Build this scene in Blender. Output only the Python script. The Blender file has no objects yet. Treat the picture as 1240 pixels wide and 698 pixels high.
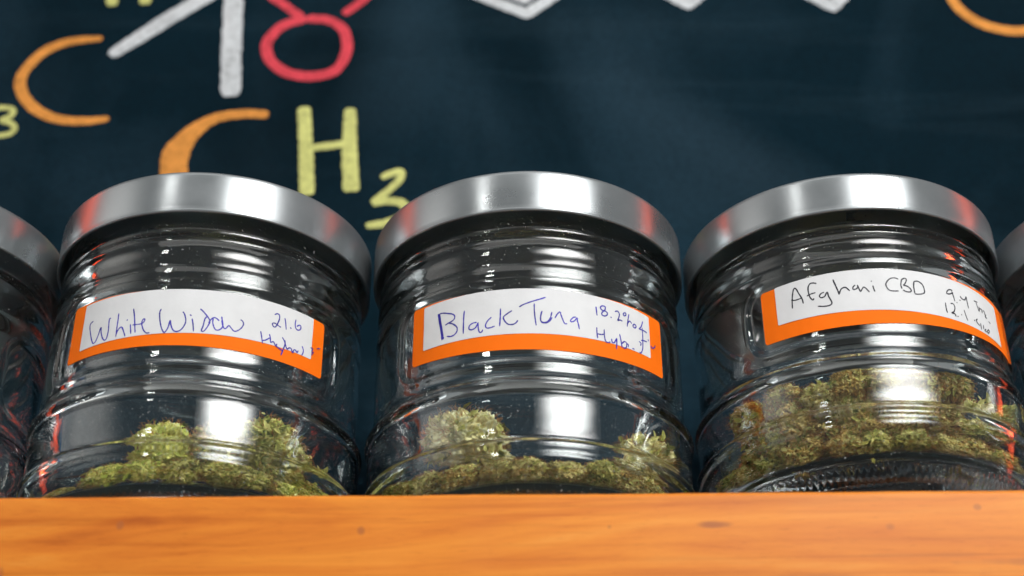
import bpy, bmesh, math, random
import numpy as np
from mathutils import Vector, Matrix, noise

PI = math.pi
SC = bpy.context.scene
COL = SC.collection
MM = 0.001

# ------------------------------------------------------------------ camera
cam_d = bpy.data.cameras.new("camera")
cam = bpy.data.objects.new("camera", cam_d)
COL.objects.link(cam)
SC.camera = cam
cam.location = (-0.0044, -0.4217, -0.1548)
cam.rotation_mode = 'XYZ'
cam.rotation_euler = (Matrix.Rotation(math.radians(90 + 30.76), 4, 'X') @ Matrix.Rotation(math.radians(-0.2), 4, 'Z')).to_euler()
cam_d.sensor_width = 36.0
cam_d.lens = 52.19
cam_d.clip_start = 0.01
cam_d.clip_end = 50
cam_d.dof.use_dof = True
cam_d.dof.focus_distance = 0.445
cam_d.dof.aperture_fstop = 9.0

# ------------------------------------------------------------------ world (dim, even light of the shop)
world = bpy.data.worlds.new("World")
SC.world = world
world.use_nodes = True
bg = world.node_tree.nodes["Background"]
bg.inputs["Color"].default_value = (0.80, 0.83, 0.84, 1)
bg.inputs["Strength"].default_value = 0.27

# ------------------------------------------------------------------ lamps
def lamp(name, loc, target, sx, sy, power, color=(1, 1, 1), spread=180):
    d = bpy.data.lights.new(name, 'AREA')
    d.shape = 'RECTANGLE'
    d.size, d.size_y = sx, sy
    d.energy = power
    d.color = color
    d.spread = math.radians(spread)
    o = bpy.data.objects.new(name, d)
    COL.objects.link(o)
    o.location = loc
    o.rotation_euler = (Vector(target) - Vector(loc)).to_track_quat('-Z', 'Y').to_euler()
    return o

def soft_edges(o, lo, hi):
    """a diffuser that glows less towards its rim"""
    d = o.data
    d.use_nodes = True
    nt = d.node_tree
    em = nt.nodes["Emission"]
    g = nt.nodes.new("ShaderNodeNewGeometry")
    sub = nt.nodes.new("ShaderNodeVectorMath"); sub.operation = 'SUBTRACT'
    sub.inputs[1].default_value = (0.5, 0.5, 0.0)
    nt.links.new(g.outputs["Parametric"], sub.inputs[0])
    ln = nt.nodes.new("ShaderNodeVectorMath"); ln.operation = 'LENGTH'
    nt.links.new(sub.outputs[0], ln.inputs[0])
    mr = nt.nodes.new("ShaderNodeMapRange"); mr.interpolation_type = 'SMOOTHSTEP'
    mr.inputs["From Min"].default_value = 0.12; mr.inputs["From Max"].default_value = 0.5
    mr.inputs["To Min"].default_value = hi; mr.inputs["To Max"].default_value = lo
    nt.links.new(ln.outputs["Value"], mr.inputs["Value"])
    nt.links.new(mr.outputs[0], em.inputs["Strength"])

w_ = lamp("shop_window_light", (0.46, -0.95, 0.60), (0, 0, 0.05), 0.92, 0.56, 20.0, (1.0, 0.99, 0.97))
soft_edges(w_, 0.04, 1.9)
lamp("ceiling_spot_lamp", (-0.60, -1.00, 0.66), (0, 0, 0.05), 0.10, 0.035, 0.55, (1.0, 0.98, 0.94))
lamp("ceiling_spot_lamp", (-0.62, -1.02, 0.80), (0, 0, 0.05), 0.10, 0.035, 0.55, (1.0, 0.98, 0.94))
w2 = lamp("pale_side_fill", (-1.05, -0.42, 0.50), (0, 0, 0.05), 1.0, 0.9, 2.0, (1.0, 0.95, 0.90))  # added fill standing in for a pale wall mirrored in lids and glass
soft_edges(w2, 0.02, 1.6)
lamp("overhead_fill", (0.0, -0.75, 1.35), (0, 0.0, 0.1), 1.6, 0.5, 3.0, (1.0, 0.98, 0.95))  # unseen overhead fill, added for general illumination

SC.view_settings.view_transform = 'Standard'
SC.view_settings.look = 'None'
SC.view_settings.exposure = 0.06
SC.view_settings.gamma = 1.0
SC.render.engine = 'CYCLES'
cy = SC.cycles
cy.max_bounces = 28
cy.transmission_bounces = 24
cy.glossy_bounces = 12
cy.diffuse_bounces = 5
cy.transparent_max_bounces = 16
cy.caustics_reflective = True
cy.caustics_refractive = True
cy.blur_glossy = 0.3
cy.sample_clamp_indirect = 0.0
cy.use_denoising = True

# ------------------------------------------------------------------ material helpers
def mat(name):
    m = bpy.data.materials.new(name)
    m.use_nodes = True
    nt = m.node_tree
    return m, nt, nt.nodes["Principled BSDF"]

def node(nt, typ, **kw):
    n = nt.nodes.new(typ)
    for k, v in kw.items():
        if k in n.inputs.keys():
            n.inputs[k].default_value = v
        else:
            setattr(n, k, v)
    return n

def ramp(nt, fac, stops):
    r = nt.nodes.new("ShaderNodeValToRGB")
    el = r.color_ramp.elements
    while len(el) < len(stops):
        el.new(0.5)
    for e, (p, c) in zip(el, stops):
        e.position = p
        e.color = (*c, 1) if len(c) == 3 else c
    nt.links.new(fac, r.inputs["Fac"])
    return r

def coords(nt, scale=(1, 1, 1), kind="Object"):
    tc = nt.nodes.new("ShaderNodeTexCoord")
    mp = nt.nodes.new("ShaderNodeMapping")
    mp.inputs["Scale"].default_value = scale
    nt.links.new(tc.outputs[kind], mp.inputs["Vector"])
    return mp.outputs["Vector"]

def tex(nt, vec, scale, detail=4, rough=0.55, dist=0.0):
    n = nt.nodes.new("ShaderNodeTexNoise")
    n.inputs["Scale"].default_value = scale
    n.inputs["Detail"].default_value = detail
    n.inputs["Roughness"].default_value = rough
    n.inputs["Distortion"].default_value = dist
    nt.links.new(vec, n.inputs["Vector"])
    return n

def bump(nt, b, height, strength, dist=0.001):
    n = nt.nodes.new("ShaderNodeBump")
    n.inputs["Strength"].default_value = strength
    n.inputs["Distance"].default_value = dist
    nt.links.new(height, n.inputs["Height"])
    nt.links.new(n.outputs["Normal"], b.inputs["Normal"])
    return n

def mixc(nt, fac, a, b, mode='MIX'):
    n = nt.nodes.new("ShaderNodeMix")
    n.data_type = 'RGBA'
    n.blend_type = mode
    for sock, v in ((n.inputs[0], fac), (n.inputs[6], a), (n.inputs[7], b)):
        if isinstance(v, (int, float)):
            sock.default_value = v
        elif isinstance(v, tuple):
            sock.default_value = (*v, 1)
        else:
            nt.links.new(v, sock)
    return n.outputs[2]

# glass
GLASS, nt, b = mat("jar_glass")
b.inputs["Base Color"].default_value = (0.93, 0.98, 0.975, 1)
b.inputs["Transmission Weight"].default_value = 1.0
b.inputs["Roughness"].default_value = 0.0
b.inputs["IOR"].default_value = 1.5
v = coords(nt)
n1 = tex(nt, v, 45, 2, 0.5)
bump(nt, b, n1.outputs["Fac"], 0.13, 0.0006)
# dust specks and fine smears on the glass
sp_ = tex(nt, v, 1500, 2, 0.5)
sm_ = tex(nt, coords(nt, (1, 1, 0.35)), 240, 6, 0.7, 0.8)
pat = tex(nt, v, 28, 3, 0.5)
f1 = ramp(nt, sp_.outputs["Fac"], [(0.70, (0, 0, 0)), (0.75, (0.75, 0.75, 0.75))])
f2 = ramp(nt, sm_.outputs["Fac"], [(0.60, (0, 0, 0)), (0.85, (0.10, 0.10, 0.10))])
f3 = ramp(nt, pat.outputs["Fac"], [(0.45, (0, 0, 0)), (0.65, (1, 1, 1))])
fa = mixc(nt, 1.0, f2.outputs["Color"], f3.outputs["Color"], 'MULTIPLY')
fa = mixc(nt, 1.0, fa, f1.outputs["Color"], 'ADD')
dif = nt.nodes.new("ShaderNodeBsdfDiffuse"); dif.inputs["Color"].default_value = (0.55, 0.56, 0.55, 1)
mx = nt.nodes.new("ShaderNodeMixShader")
nt.links.new(fa, mx.inputs[0]); nt.links.new(b.outputs[0], mx.inputs[1]); nt.links.new(dif.outputs[0], mx.inputs[2])
nt.links.new(mx.outputs[0], nt.nodes["Material Output"].inputs["Surface"])

# lid metal: satin aluminium, faint horizontal brushing, smudges
METAL, nt, b = mat("satin_aluminium")
b.inputs["Metallic"].default_value = 0.80
v = coords(nt, (1, 1, 14))
n1 = tex(nt, v, 90, 5, 0.6)
v2 = coords(nt)
n2 = tex(nt, v2, 38, 5, 0.6)
cr = ramp(nt, n2.outputs["Fac"], [(0.3, (0.34, 0.365, 0.375)), (0.7, (0.45, 0.475, 0.49))])
nt.links.new(cr.outputs["Color"], b.inputs["Base Color"])
rr = ramp(nt, n2.outputs["Fac"], [(0.3, (0.25, 0.25, 0.25)), (0.7, (0.38, 0.38, 0.38))])
nt.links.new(rr.outputs["Color"], b.inputs["Roughness"])
bump(nt, b, n1.outputs["Fac"], 0.05, 0.0003)
tg = nt.nodes.new("ShaderNodeTangent"); tg.direction_type = 'RADIAL'; tg.axis = 'Z'
nt.links.new(tg.outputs["Tangent"], b.inputs["Tangent"])
b.inputs["Anisotropic"].default_value = 0.75
b.inputs["Anisotropic Rotation"].default_value = 0.25

SEAL, nt, b = mat("lid_seal")
b.inputs["Base Color"].default_value = (0.10, 0.105, 0.10, 1)
b.inputs["Roughness"].default_value = 0.6

# sticker papers and inks
def paper(name, col, rough=0.55, amount=0.06):
    m, nt, b = mat(name)
    v = coords(nt)
    n1 = tex(nt, v, 160, 4)
    dark = tuple(c * (1 - amount) for c in col)
    cr = ramp(nt, n1.outputs["Fac"], [(0.35, dark), (0.7, col)])
    nt.links.new(cr.outputs["Color"], b.inputs["Base Color"])
    b.inputs["Roughness"].default_value = rough
    n2 = tex(nt, v, 1400, 3)
    b.inputs["Specular IOR Level"].default_value = 0.2
    bump(nt, b, n2.outputs["Fac"], 0.15, 0.0002)
    return m
ORANGE = paper("orange_sticker_paper", (1.0, 0.175, 0.0), 0.75, 0.05)
WHITE = paper("white_sticker_paper", (0.75, 0.755, 0.765), 0.7)
BLUE_INK = paper("blue_pen_ink", (0.055, 0.04, 0.50), 0.45, 0.5)
BLACK_INK = paper("black_pen_ink", (0.03, 0.03, 0.045), 0.45, 0.4)
STICKER_BLUE = paper("blue_sticker_print", (0.05, 0.22, 0.6), 0.4)

# chalkboard
BOARD, nt, b = mat("chalkboard_slate")
v = coords(nt)
n1 = tex(nt, v, 5.5, 6, 0.6, 0.6)
v2 = coords(nt, (1.0, 1, 0.55))
n2 = tex(nt, v2, 11, 4, 0.5, 0.6)
n3 = tex(nt, v, 420, 3, 0.7)
base = ramp(nt, n1.outputs["Fac"], [(0.30, (0.0004, 0.0066, 0.0110)), (0.55, (0.0010, 0.0115, 0.0195)), (0.75, (0.005, 0.0235, 0.0400))])
dust = ramp(nt, n2.outputs["Fac"], [(0.47, (0, 0, 0)), (0.82, (0.42, 0.42, 0.42))])
c = mixc(nt, dust.outputs["Color"], base.outputs["Color"], (0.026, 0.060, 0.090))
mpw = nt.nodes.new("ShaderNodeMapping"); mpw.inputs["Rotation"].default_value = (0, math.radians(52), 0); mpw.inputs["Scale"].default_value = (1.0, 1.0, 9.0)
nt.links.new(v, mpw.inputs["Vector"])
wipe = tex(nt, mpw.outputs["Vector"], 5.0, 5, 0.6, 0.3)
wf = ramp(nt, wipe.outputs["Fac"], [(0.50, (0, 0, 0)), (0.78, (0.30, 0.30, 0.30))])
c = mixc(nt, wf.outputs["Color"], c, (0.020, 0.044, 0.062))
haze_ = tex(nt, v, 4.2, 2, 0.4, 0.4)
hf = ramp(nt, haze_.outputs["Fac"], [(0.50, (0, 0, 0)), (0.66, (0.7, 0.7, 0.7))])
c = mixc(nt, hf.outputs["Color"], c, (0.024, 0.052, 0.076))
gr = ramp(nt, n3.outputs["Fac"], [(0.3, (0.82, 0.82, 0.82)), (0.7, (1.15, 1.15, 1.15))])
c = mixc(nt, 1.0, c, gr.outputs["Color"], 'MULTIPLY')
nt.links.new(c, b.inputs["Base Color"])
b.inputs["Roughness"].default_value = 0.9
b.inputs["Specular IOR Level"].default_value = 0.08
bump(nt, b, n3.outputs["Fac"], 0.25, 0.0004)

def chalk(name, col):
    m, nt, b = mat(name)
    v = coords(nt)
    n1 = tex(nt, v, 330, 5, 0.75)
    n2 = tex(nt, v, 60, 4, 0.6)
    cr = ramp(nt, n1.outputs["Fac"], [(0.26, tuple(c * 0.35 for c in col)), (0.42, tuple(c * 0.82 for c in col)), (0.60, col)])
    gr = ramp(nt, n2.outputs["Fac"], [(0.3, (0.82, 0.82, 0.82)), (0.7, (1.0, 1.0, 1.0))])
    c = mixc(nt, 1.0, cr.outputs["Color"], gr.outputs["Color"], 'MULTIPLY')
    nt.links.new(c, b.inputs["Base Color"])
    b.inputs["Roughness"].default_value = 0.95
    b.inputs["Specular IOR Level"].default_value = 0.1
    bump(nt, b, n1.outputs["Fac"], 0.5, 0.0006)
    return m
CH = {'orange': chalk("orange_chalk", (0.78, 0.32, 0.07)), 'white': chalk("white_chalk", (0.66, 0.69, 0.71)),
      'red': chalk("red_chalk", (0.75, 0.075, 0.10)), 'yellow': chalk("yellow_chalk", (0.68, 0.69, 0.24))}

# pine lip: orange varnish, long grain along x, little knots
WOOD, nt, b = mat("varnished_pine")
v = coords(nt, (0.45, 3, 4.2))
n1 = tex(nt, v, 15, 8, 0.66, 1.6)
v2 = coords(nt, (1.2, 40, 60))
n2 = tex(nt, v2, 5, 4, 0.6, 0.3)
v3 = coords(nt)
n3 = tex(nt, v3, 9, 3, 0.5)
base = ramp(nt, n1.outputs["Fac"], [(0.26, (0.54, 0.130, 0.010)), (0.42, (0.74, 0.215, 0.018)), (0.56, (0.83, 0.275, 0.026)), (0.76, (0.90, 0.37, 0.058))])
gr = ramp(nt, n2.outputs["Fac"], [(0.32, (0.78, 0.66, 0.52)), (0.48, (0.96, 0.93, 0.90)), (0.65, (1, 1, 1))])
c = mixc(nt, 1.0, base.outputs["Color"], gr.outputs["Color"], 'MULTIPLY')
pores = tex(nt, coords(nt, (1, 22, 22)), 160, 4, 0.7)
pg = ramp(nt, pores.outputs["Fac"], [(0.30, (0.74, 0.62, 0.52)), (0.42, (1, 1, 1))])
c = mixc(nt, 1.0, c, pg.outputs["Color"], 'MULTIPLY')
pr = ramp(nt, n3.outputs["Fac"], [(0.35, (0.90, 0.84, 0.78)), (0.65, (1.0, 1.0, 1.0))])
c = mixc(nt, 1.0, c, pr.outputs["Color"], 'MULTIPLY')
# small knots, resin flecks and a bruised streak: each an ellipse (x, z, rx, rz, strength) with a noisy rim
sp = nt.nodes.new("ShaderNodeSeparateXYZ")
nz = tex(nt, v3, 420, 4, 0.65)
nlow = tex(nt, v3, 90, 4, 0.6)
nt.links.new(v3, sp.inputs[0])
def math_(op, a, b2):
    n = nt.nodes.new("ShaderNodeMath"); n.operation = op
    for k, q in enumerate((a, b2)):
        if isinstance(q, (int, float)): n.inputs[k].default_value = q
        else: nt.links.new(q, n.inputs[k])
    return n.outputs[0]
for (kx, kz, rx, rz, st) in [(0.0480, -0.0108, 0.0046, 0.0010, 0.85), (-0.106, -0.0098, 0.0009, 0.0011, 0.7), (0.0205, -0.0112, 0.0006, 0.0006, 0.5), (-0.0436, -0.0118, 0.0011, 0.0013, 0.75),
        (-0.1515, -0.0160, 0.0013, 0.0014, 0.8), (-0.1350, -0.0230, 0.0010, 0.0022, 0.6), (0.093, -0.0118, 0.0014, 0.0011, 0.6), (0.1165, -0.0065, 0.0010, 0.0008, 0.6),
        (0.0690, -0.0262, 0.0200, 0.0016, 0.6), (0.1350, -0.0215, 0.0240, 0.0011, 0.45), (-0.158, -0.0048, 0.0040, 0.0006, 0.8), (0.10, -0.0195, 0.0200, 0.0007, 0.25), (0.19, -0.012, 0.004, 0.002, 0.8), (-0.24, -0.014, 0.005, 0.003, 0.8)]:
    dx = math_('DIVIDE', math_('SUBTRACT', sp.outputs[0], kx), rx)
    dz = math_('DIVIDE', math_('SUBTRACT', sp.outputs[2], kz), rz)
    d2 = math_('ADD', math_('MULTIPLY', dx, dx), math_('MULTIPLY', dz, dz))
    d2 = math_('ADD', d2, math_('MULTIPLY', math_('SUBTRACT', nlow.outputs["Fac"], 0.5), 2.6))
    mr = nt.nodes.new("ShaderNodeMapRange"); mr.interpolation_type = 'SMOOTHSTEP'
    mr.inputs["From Min"].default_value = 1.5; mr.inputs["From Max"].default_value = 0.1
    mr.inputs["To Min"].default_value = 0.0; mr.inputs["To Max"].default_value = st
    nt.links.new(d2, mr.inputs["Value"])
    c = mixc(nt, mr.outputs[0], c, (0.40, 0.115, 0.030))
nt.links.new(c, b.inputs["Base Color"])
b.inputs["Specular IOR Level"].default_value = 0.22
b.inputs["Roughness"].default_value = 0.5
b.inputs["Coat Weight"].default_value = 0.05
b.inputs["Coat Roughness"].default_value = 0.25
bump(nt, b, n2.outputs["Fac"], 0.12, 0.0005)

DARKBOARD, nt, b = mat("dark_painted_shelf")
v = coords(nt)
n1 = tex(nt, v, 40, 5, 0.6)
cr = ramp(nt, n1.outputs["Fac"], [(0.3, (0.012, 0.028, 0.030)), (0.7, (0.022, 0.045, 0.046))])
nt.links.new(cr.outputs["Color"], b.inputs["Base Color"])
b.inputs["Roughness"].default_value = 0.5

REDPOST, nt, b = mat("red_painted_post")
v = coords(nt)
n1 = tex(nt, v, 30, 5, 0.6)
cr = ramp(nt, n1.outputs["Fac"], [(0.3, (0.78, 0.040, 0.012)), (0.7, (0.90, 0.065, 0.02))])
nt.links.new(cr.outputs["Color"], b.inputs["Base Color"])
b.inputs["Roughness"].default_value = 0.45

REDGLOW, nt, b = mat("red_streak_glow")
b.inputs["Base Color"].default_value = (0.8, 0.08, 0.03, 1)
b.inputs["Emission Color"].default_value = (1.0, 0.10, 0.035, 1)
b.inputs["Emission Strength"].default_value = 4.8

def plant(name, stops, rough=0.75, trans=0.0):
    m, nt, b = mat(name)
    at = nt.nodes.new("ShaderNodeAttribute")
    at.attribute_name = "tint"
    v = coords(nt)
    n1 = tex(nt, v, 700, 4, 0.7)
    n2 = tex(nt, v, 110, 3, 0.6)
    add = nt.nodes.new("ShaderNodeMath"); add.operation = 'MULTIPLY_ADD'
    nt.links.new(n1.outputs["Fac"], add.inputs[0]); add.inputs[1].default_value = 0.55
    nt.links.new(at.outputs["Fac"], add.inputs[2])
    add2 = nt.nodes.new("ShaderNodeMath"); add2.operation = 'MULTIPLY_ADD'
    nt.links.new(n2.outputs["Fac"], add2.inputs[0]); add2.inputs[1].default_value = 0.55
    nt.links.new(add.outputs[0], add2.inputs[2])
    sub = nt.nodes.new("ShaderNodeMath"); sub.operation = 'SUBTRACT'
    nt.links.new(add2.outputs[0], sub.inputs[0]); sub.inputs[1].default_value = 0.36
    cr = ramp(nt, sub.outputs[0], stops)
    nt.links.new(cr.outputs["Color"], b.inputs["Base Color"])
    b.inputs["Roughness"].default_value = rough
    b.inputs["Specular IOR Level"].default_value = 0.3
    bump(nt, b, n1.outputs["Fac"], 0.6, 0.0004)
    return m
BUDMAT = {
 'green': plant("yellow_green_bud", [(0.03, (0.12, 0.12, 0.014)), (0.24, (0.52, 0.49, 0.07)), (0.48, (0.84, 0.77, 0.18)), (0.75, (0.96, 0.92, 0.45))]),
 'tan': plant("tan_green_bud", [(0.05, (0.17, 0.12, 0.025)), (0.3, (0.58, 0.46, 0.14)), (0.55, (0.80, 0.67, 0.28)), (0.85, (0.94, 0.86, 0.50))]),
 'olive': plant("olive_green_bud", [(0.05, (0.055, 0.07, 0.01)), (0.3, (0.28, 0.29, 0.045)), (0.55, (0.56, 0.50, 0.11)), (0.85, (0.82, 0.74, 0.3))]),
 'brown': plant("brown_green_bud", [(0.05, (0.06, 0.03, 0.008)), (0.3, (0.33, 0.20, 0.04)), (0.52, (0.62, 0.42, 0.10)), (0.80, (0.92, 0.76, 0.34))]),
}
LEAFMAT = {
 'green': plant("green_sugar_leaf", [(0.1, (0.14, 0.18, 0.02)), (0.45, (0.48, 0.52, 0.07)), (0.85, (0.85, 0.82, 0.25))]),
 'tan': plant("olive_sugar_leaf", [(0.1, (0.10, 0.11, 0.015)), (0.45, (0.42, 0.38, 0.07)), (0.85, (0.82, 0.72, 0.28))]),
}
BUDMAT['pale'] = plant("pale_tan_bud", [(0.0, (0.24, 0.16, 0.04)), (0.22, (0.70, 0.56, 0.20)), (0.45, (0.90, 0.79, 0.38)), (0.80, (0.97, 0.93, 0.62))])
LEAFMAT['pale'] = LEAFMAT['tan']
LEAFMAT['olive'] = LEAFMAT['tan']; LEAFMAT['brown'] = LEAFMAT['tan']
HAIR, nt, b = mat("rust_pistil")
v = coords(nt)
n1 = tex(nt, v, 300, 3)
cr = ramp(nt, n1.outputs["Fac"], [(0.3, (0.42, 0.12, 0.02)), (0.7, (0.72, 0.34, 0.09))])
nt.links.new(cr.outputs["Color"], b.inputs["Base Color"])
b.inputs["Roughness"].default_value = 0.7

# ------------------------------------------------------------------ object helpers
def link(name, data, parent=None, loc=None):
    o = bpy.data.objects.new(name, data)
    COL.objects.link(o)
    if parent is not None:
        o.parent = parent
    if loc is not None:
        o.location = loc
    return o

def tag(o, label=None, cat=None, group=None, kind=None):
    if label: o['label'] = label
    if cat: o['category'] = cat
    if group: o['group'] = group
    if kind: o['kind'] = kind
    return o

def mesh_from(name, verts, faces, m, smooth=True):
    me = bpy.data.meshes.new(name)
    me.from_pydata([tuple(p) for p in verts], [], [tuple(f) for f in faces])
    me.materials.append(m)
    if smooth:
        me.polygons.foreach_set("use_smooth", [True] * len(me.polygons))
    me.update()
    return me

def box_mesh(name, x0, x1, y0, y1, z0, z1, m, bevel=0.0, seg=3):
    bm = bmesh.new()
    bmesh.ops.create_cube(bm, size=1)
    for p in bm.verts:
        p.co = Vector(((x0 + x1) / 2 + p.co.x * (x1 - x0), (y0 + y1) / 2 + p.co.y * (y1 - y0), (z0 + z1) / 2 + p.co.z * (z1 - z0)))
    if bevel:
        bmesh.ops.bevel(bm, geom=bm.edges[:], offset=bevel, segments=seg, affect='EDGES', profile=0.6)
    me = bpy.data.meshes.new(name)
    bm.to_mesh(me); bm.free()
    me.materials.append(m)
    return me

def catmull(pts, per=6):
    """smooth a polyline of n-dimensional points"""
    P = [np.array(p, float) for p in pts]
    if len(P) == 2:
        return [P[0] + (P[1] - P[0]) * i / per for i in range(per + 1)]
    P = [2 * P[0] - P[1]] + P + [2 * P[-1] - P[-2]]
    out = []
    for i in range(1, len(P) - 2):
        a, b_, c_, d = P[i - 1], P[i], P[i + 1], P[i + 2]
        for k in range(per):
            t = k / per
            out.append(0.5 * ((2 * b_) + (c_ - a) * t + (2 * a - 5 * b_ + 4 * c_ - d) * t * t + (3 * b_ - a - 3 * c_ + d) * t ** 3))
    out.append(P[-2])
    return out

# ------------------------------------------------------------------ the setting: chalkboard wall and shelf
Y_BOARD = 0.09
board = link("chalkboard", box_mesh("chalkboard", -0.90, 0.90, Y_BOARD, Y_BOARD + 0.012, -0.06, 0.62, BOARD, 0.0015, 2))
tag(board, "dark teal chalkboard with a chalk molecule drawing behind the row of jars", "chalkboard")

CHALK = [
  ('chalk_letter','orange',[(-186.7,280.1,3.2),(-200.8,278.2,4.3),(-211.0,273.0,4.7),(-217.5,263.6,4.9),(-219.4,255.8,5.2),(-216.2,247.1,5.2),(-208.8,239.5,5.1),(-198.9,235.0,4.6),(-188.1,234.1,4.2),(-177.6,235.4,3.1)]),
  ('chalk_line','white',[(-182.0,270.2,6.0),(-158.3,291.6,7.6),(-137.7,308.8,7.7),(-125.8,318.4,7.8)]),
  ('chalk_line','white',[(-131.8,321.9,9.2),(-130.2,301.9,9.0),(-128.6,273.0,8.9),(-126.4,247.1,9.0)]),
  ('chalk_letter','orange',[(-109.1,237.2,4.2),(-119.5,237.7,4.6),(-131.7,235.4,5.1),(-140.9,227.9,8.0),(-146.4,217.5,11.0),(-146.6,207.6,11.4),(-142.7,197.5,10.1),(-130.6,184.3,7.3),(-113.1,179.0,5.9)]),
  ('chalk_letter','red',[(-96.2,291.1,4.8),(-106.3,287.3,5.0),(-112.9,277.7,5.0),(-110.9,267.3,4.9),(-102.3,259.9,5.2),(-91.3,258.1,5.2),(-81.4,261.8,4.9),(-77.3,273.0,4.9),(-79.4,284.4,5.0),(-86.8,290.2,4.7),(-96.2,291.1,4.8)]),
  ('chalk_letter','red',[(-98.0,291.1,4.3),(-107.2,299.4,4.4),(-115.4,307.8,4.4),(-114.7,321.9,4.5),(-100.0,329.6,4.5),(-76.8,324.5,4.5),(-66.7,311.8,4.5),(-71.8,301.9,4.4),(-80.0,293.6,4.0)]),
  ('chalk_letter','yellow',[(-94.1,241.3,5.9),(-91.8,218.8,6.1),(-89.7,195.0,6.6)]),
  ('chalk_letter','yellow',[(-74.0,240.4,5.1),(-73.2,218.8,6.5),(-71.3,196.7,7.1)]),
  ('chalk_letter','yellow',[(-90.1,219.2,3.5),(-75.8,221.4,3.8)]),
  ('chalk_numeral','yellow',[(-59.2,203.8,3.4),(-55.1,205.9,3.4),(-51.0,206.8,3.4),(-51.5,202.6,3.4),(-56.1,197.1,3.3),(-61.7,191.3,3.3),(-56.6,192.1,3.7),(-50.7,191.3,4.0),(-48.2,187.6,4.0),(-50.8,183.9,3.7),(-56.8,181.0,3.7),(-64.5,179.8,3.3)]),
  ('chalk_numeral','yellow',[(-229.5,241.3,2.8),(-222.3,241.3,2.7),(-219.5,239.5,2.7),(-220.8,236.3,2.8),(-224.0,234.6,2.7),(-219.1,232.8,2.7),(-217.5,229.7,2.7),(-219.9,227.1,2.7),(-226.1,226.2,2.7)]),
  ('chalk_letter','yellow',[(-188.1,321.9,5.2),(-184.8,298.5,5.4)]),
  ('chalk_letter','yellow',[(-172.5,321.9,5.2),(-170.0,299.4,5.4)]),
  ('chalk_letter','yellow',[(-186.8,312.8,3.7),(-171.3,312.8,3.7)]),
  ('chalk_line','white',[(-42.3,318.9,5.1),(-21.3,305.4,5.1),(2.7,293.6,5.7),(16.6,305.4,5.5),(33.6,321.9,5.5)]),
  ('chalk_line','white',[(-27.2,321.9,2.9),(-11.9,307.8,3.3),(2.0,300.9,3.2),(10.7,308.8,3.2)]),
  ('chalk_line','white',[(52.4,315.8,5.8),(75.6,298.9,6.5),(94.1,316.9,5.9)]),
  ('chalk_line','white',[(113.0,316.9,5.5),(141.1,297.0,6.2),(158.8,319.4,5.5)]),
  ('chalk_letter','orange',[(195.6,321.9,4.1),(194.9,306.8,4.4),(197.1,297.0,4.8),(203.3,289.2,5.0),(211.8,284.4,5.0),(224.4,282.5,5.0),(243.8,287.3,4.7)]),
]

def chalk_stroke(name, color, pts, seed):
    """a raised, ragged-edged chalk mark lying on the board"""
    rnd = random.Random(seed)
    per = max(8, int(90 / len(pts)))
    if name == "chalk_line":
        A = [np.array(p, float) for p in pts]
        P = [A[i] + (A[i + 1] - A[i]) * k / per for i in range(len(A) - 1) for k in range(per)] + [A[-1]]
    else:
        P = catmull(pts, per)
    xs = [Vector((p[0], p[1])) * MM for p in P]
    ws = [p[2] * MM for p in P]
    # resample at 0.7 mm
    out = [(xs[0], ws[0])]
    for i in range(1, len(xs)):
        L = (xs[i] - out[-1][0]).length
        if L > 0.0007:
            out.append((xs[i], ws[i]))
    verts, faces = [], []
    n = len(out)
    off = rnd.random() * 90
    NA = 9
    for i, (p, w) in enumerate(out):
        a = out[max(0, i - 1)][0]; c_ = out[min(n - 1, i + 1)][0]
        t = (c_ - a).normalized()
        nrm = Vector((-t.y, t.x))
        e0 = min(i, n - 1 - i) * 0.0009
        cap = 1.0 if e0 >= w / 2 else math.sqrt(max(0.0, 1 - (1 - e0 / (w / 2)) ** 2)) * 0.45 + 0.55
        j1 = 1 + 0.10 * noise.noise(Vector((i * 0.35, off, 0))) + 0.10 * (rnd.random() - 0.5)
        j2 = 1 + 0.10 * noise.noise(Vector((i * 0.35, off, 9))) + 0.10 * (rnd.random() - 0.5)
        for k in range(NA):
            s = k / (NA - 1) * 2 - 1
            jj = j1 if s > 0 else j2
            q = p + nrm * (s * w / 2 * jj * cap)
            edge = 1 - abs(s) ** 6
            hgt = 0.00005 + edge * 0.00030 * (0.7 + 0.5 * noise.noise(Vector((q.x * 900, q.y * 900, off))))
            verts.append((q.x, Y_BOARD - hgt, q.y))
        if i:
            for k in range(NA - 1):
                a0 = (i - 1) * NA + k; b0 = i * NA + k
                faces.append((a0, a0 + 1, b0 + 1, b0))
    return link(name, mesh_from(name, verts, faces, CH[color]), board)

for i, (nm, colr, pts) in enumerate(CHALK):
    chalk_stroke(nm, colr, pts, i + 3)

shelf = link("shelf_board", box_mesh("shelf_board", -0.72, 0.72, -0.050, Y_BOARD - 0.003, -0.018, 0.0, DARKBOARD, 0.001, 2))
tag(shelf, kind='structure')

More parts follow.
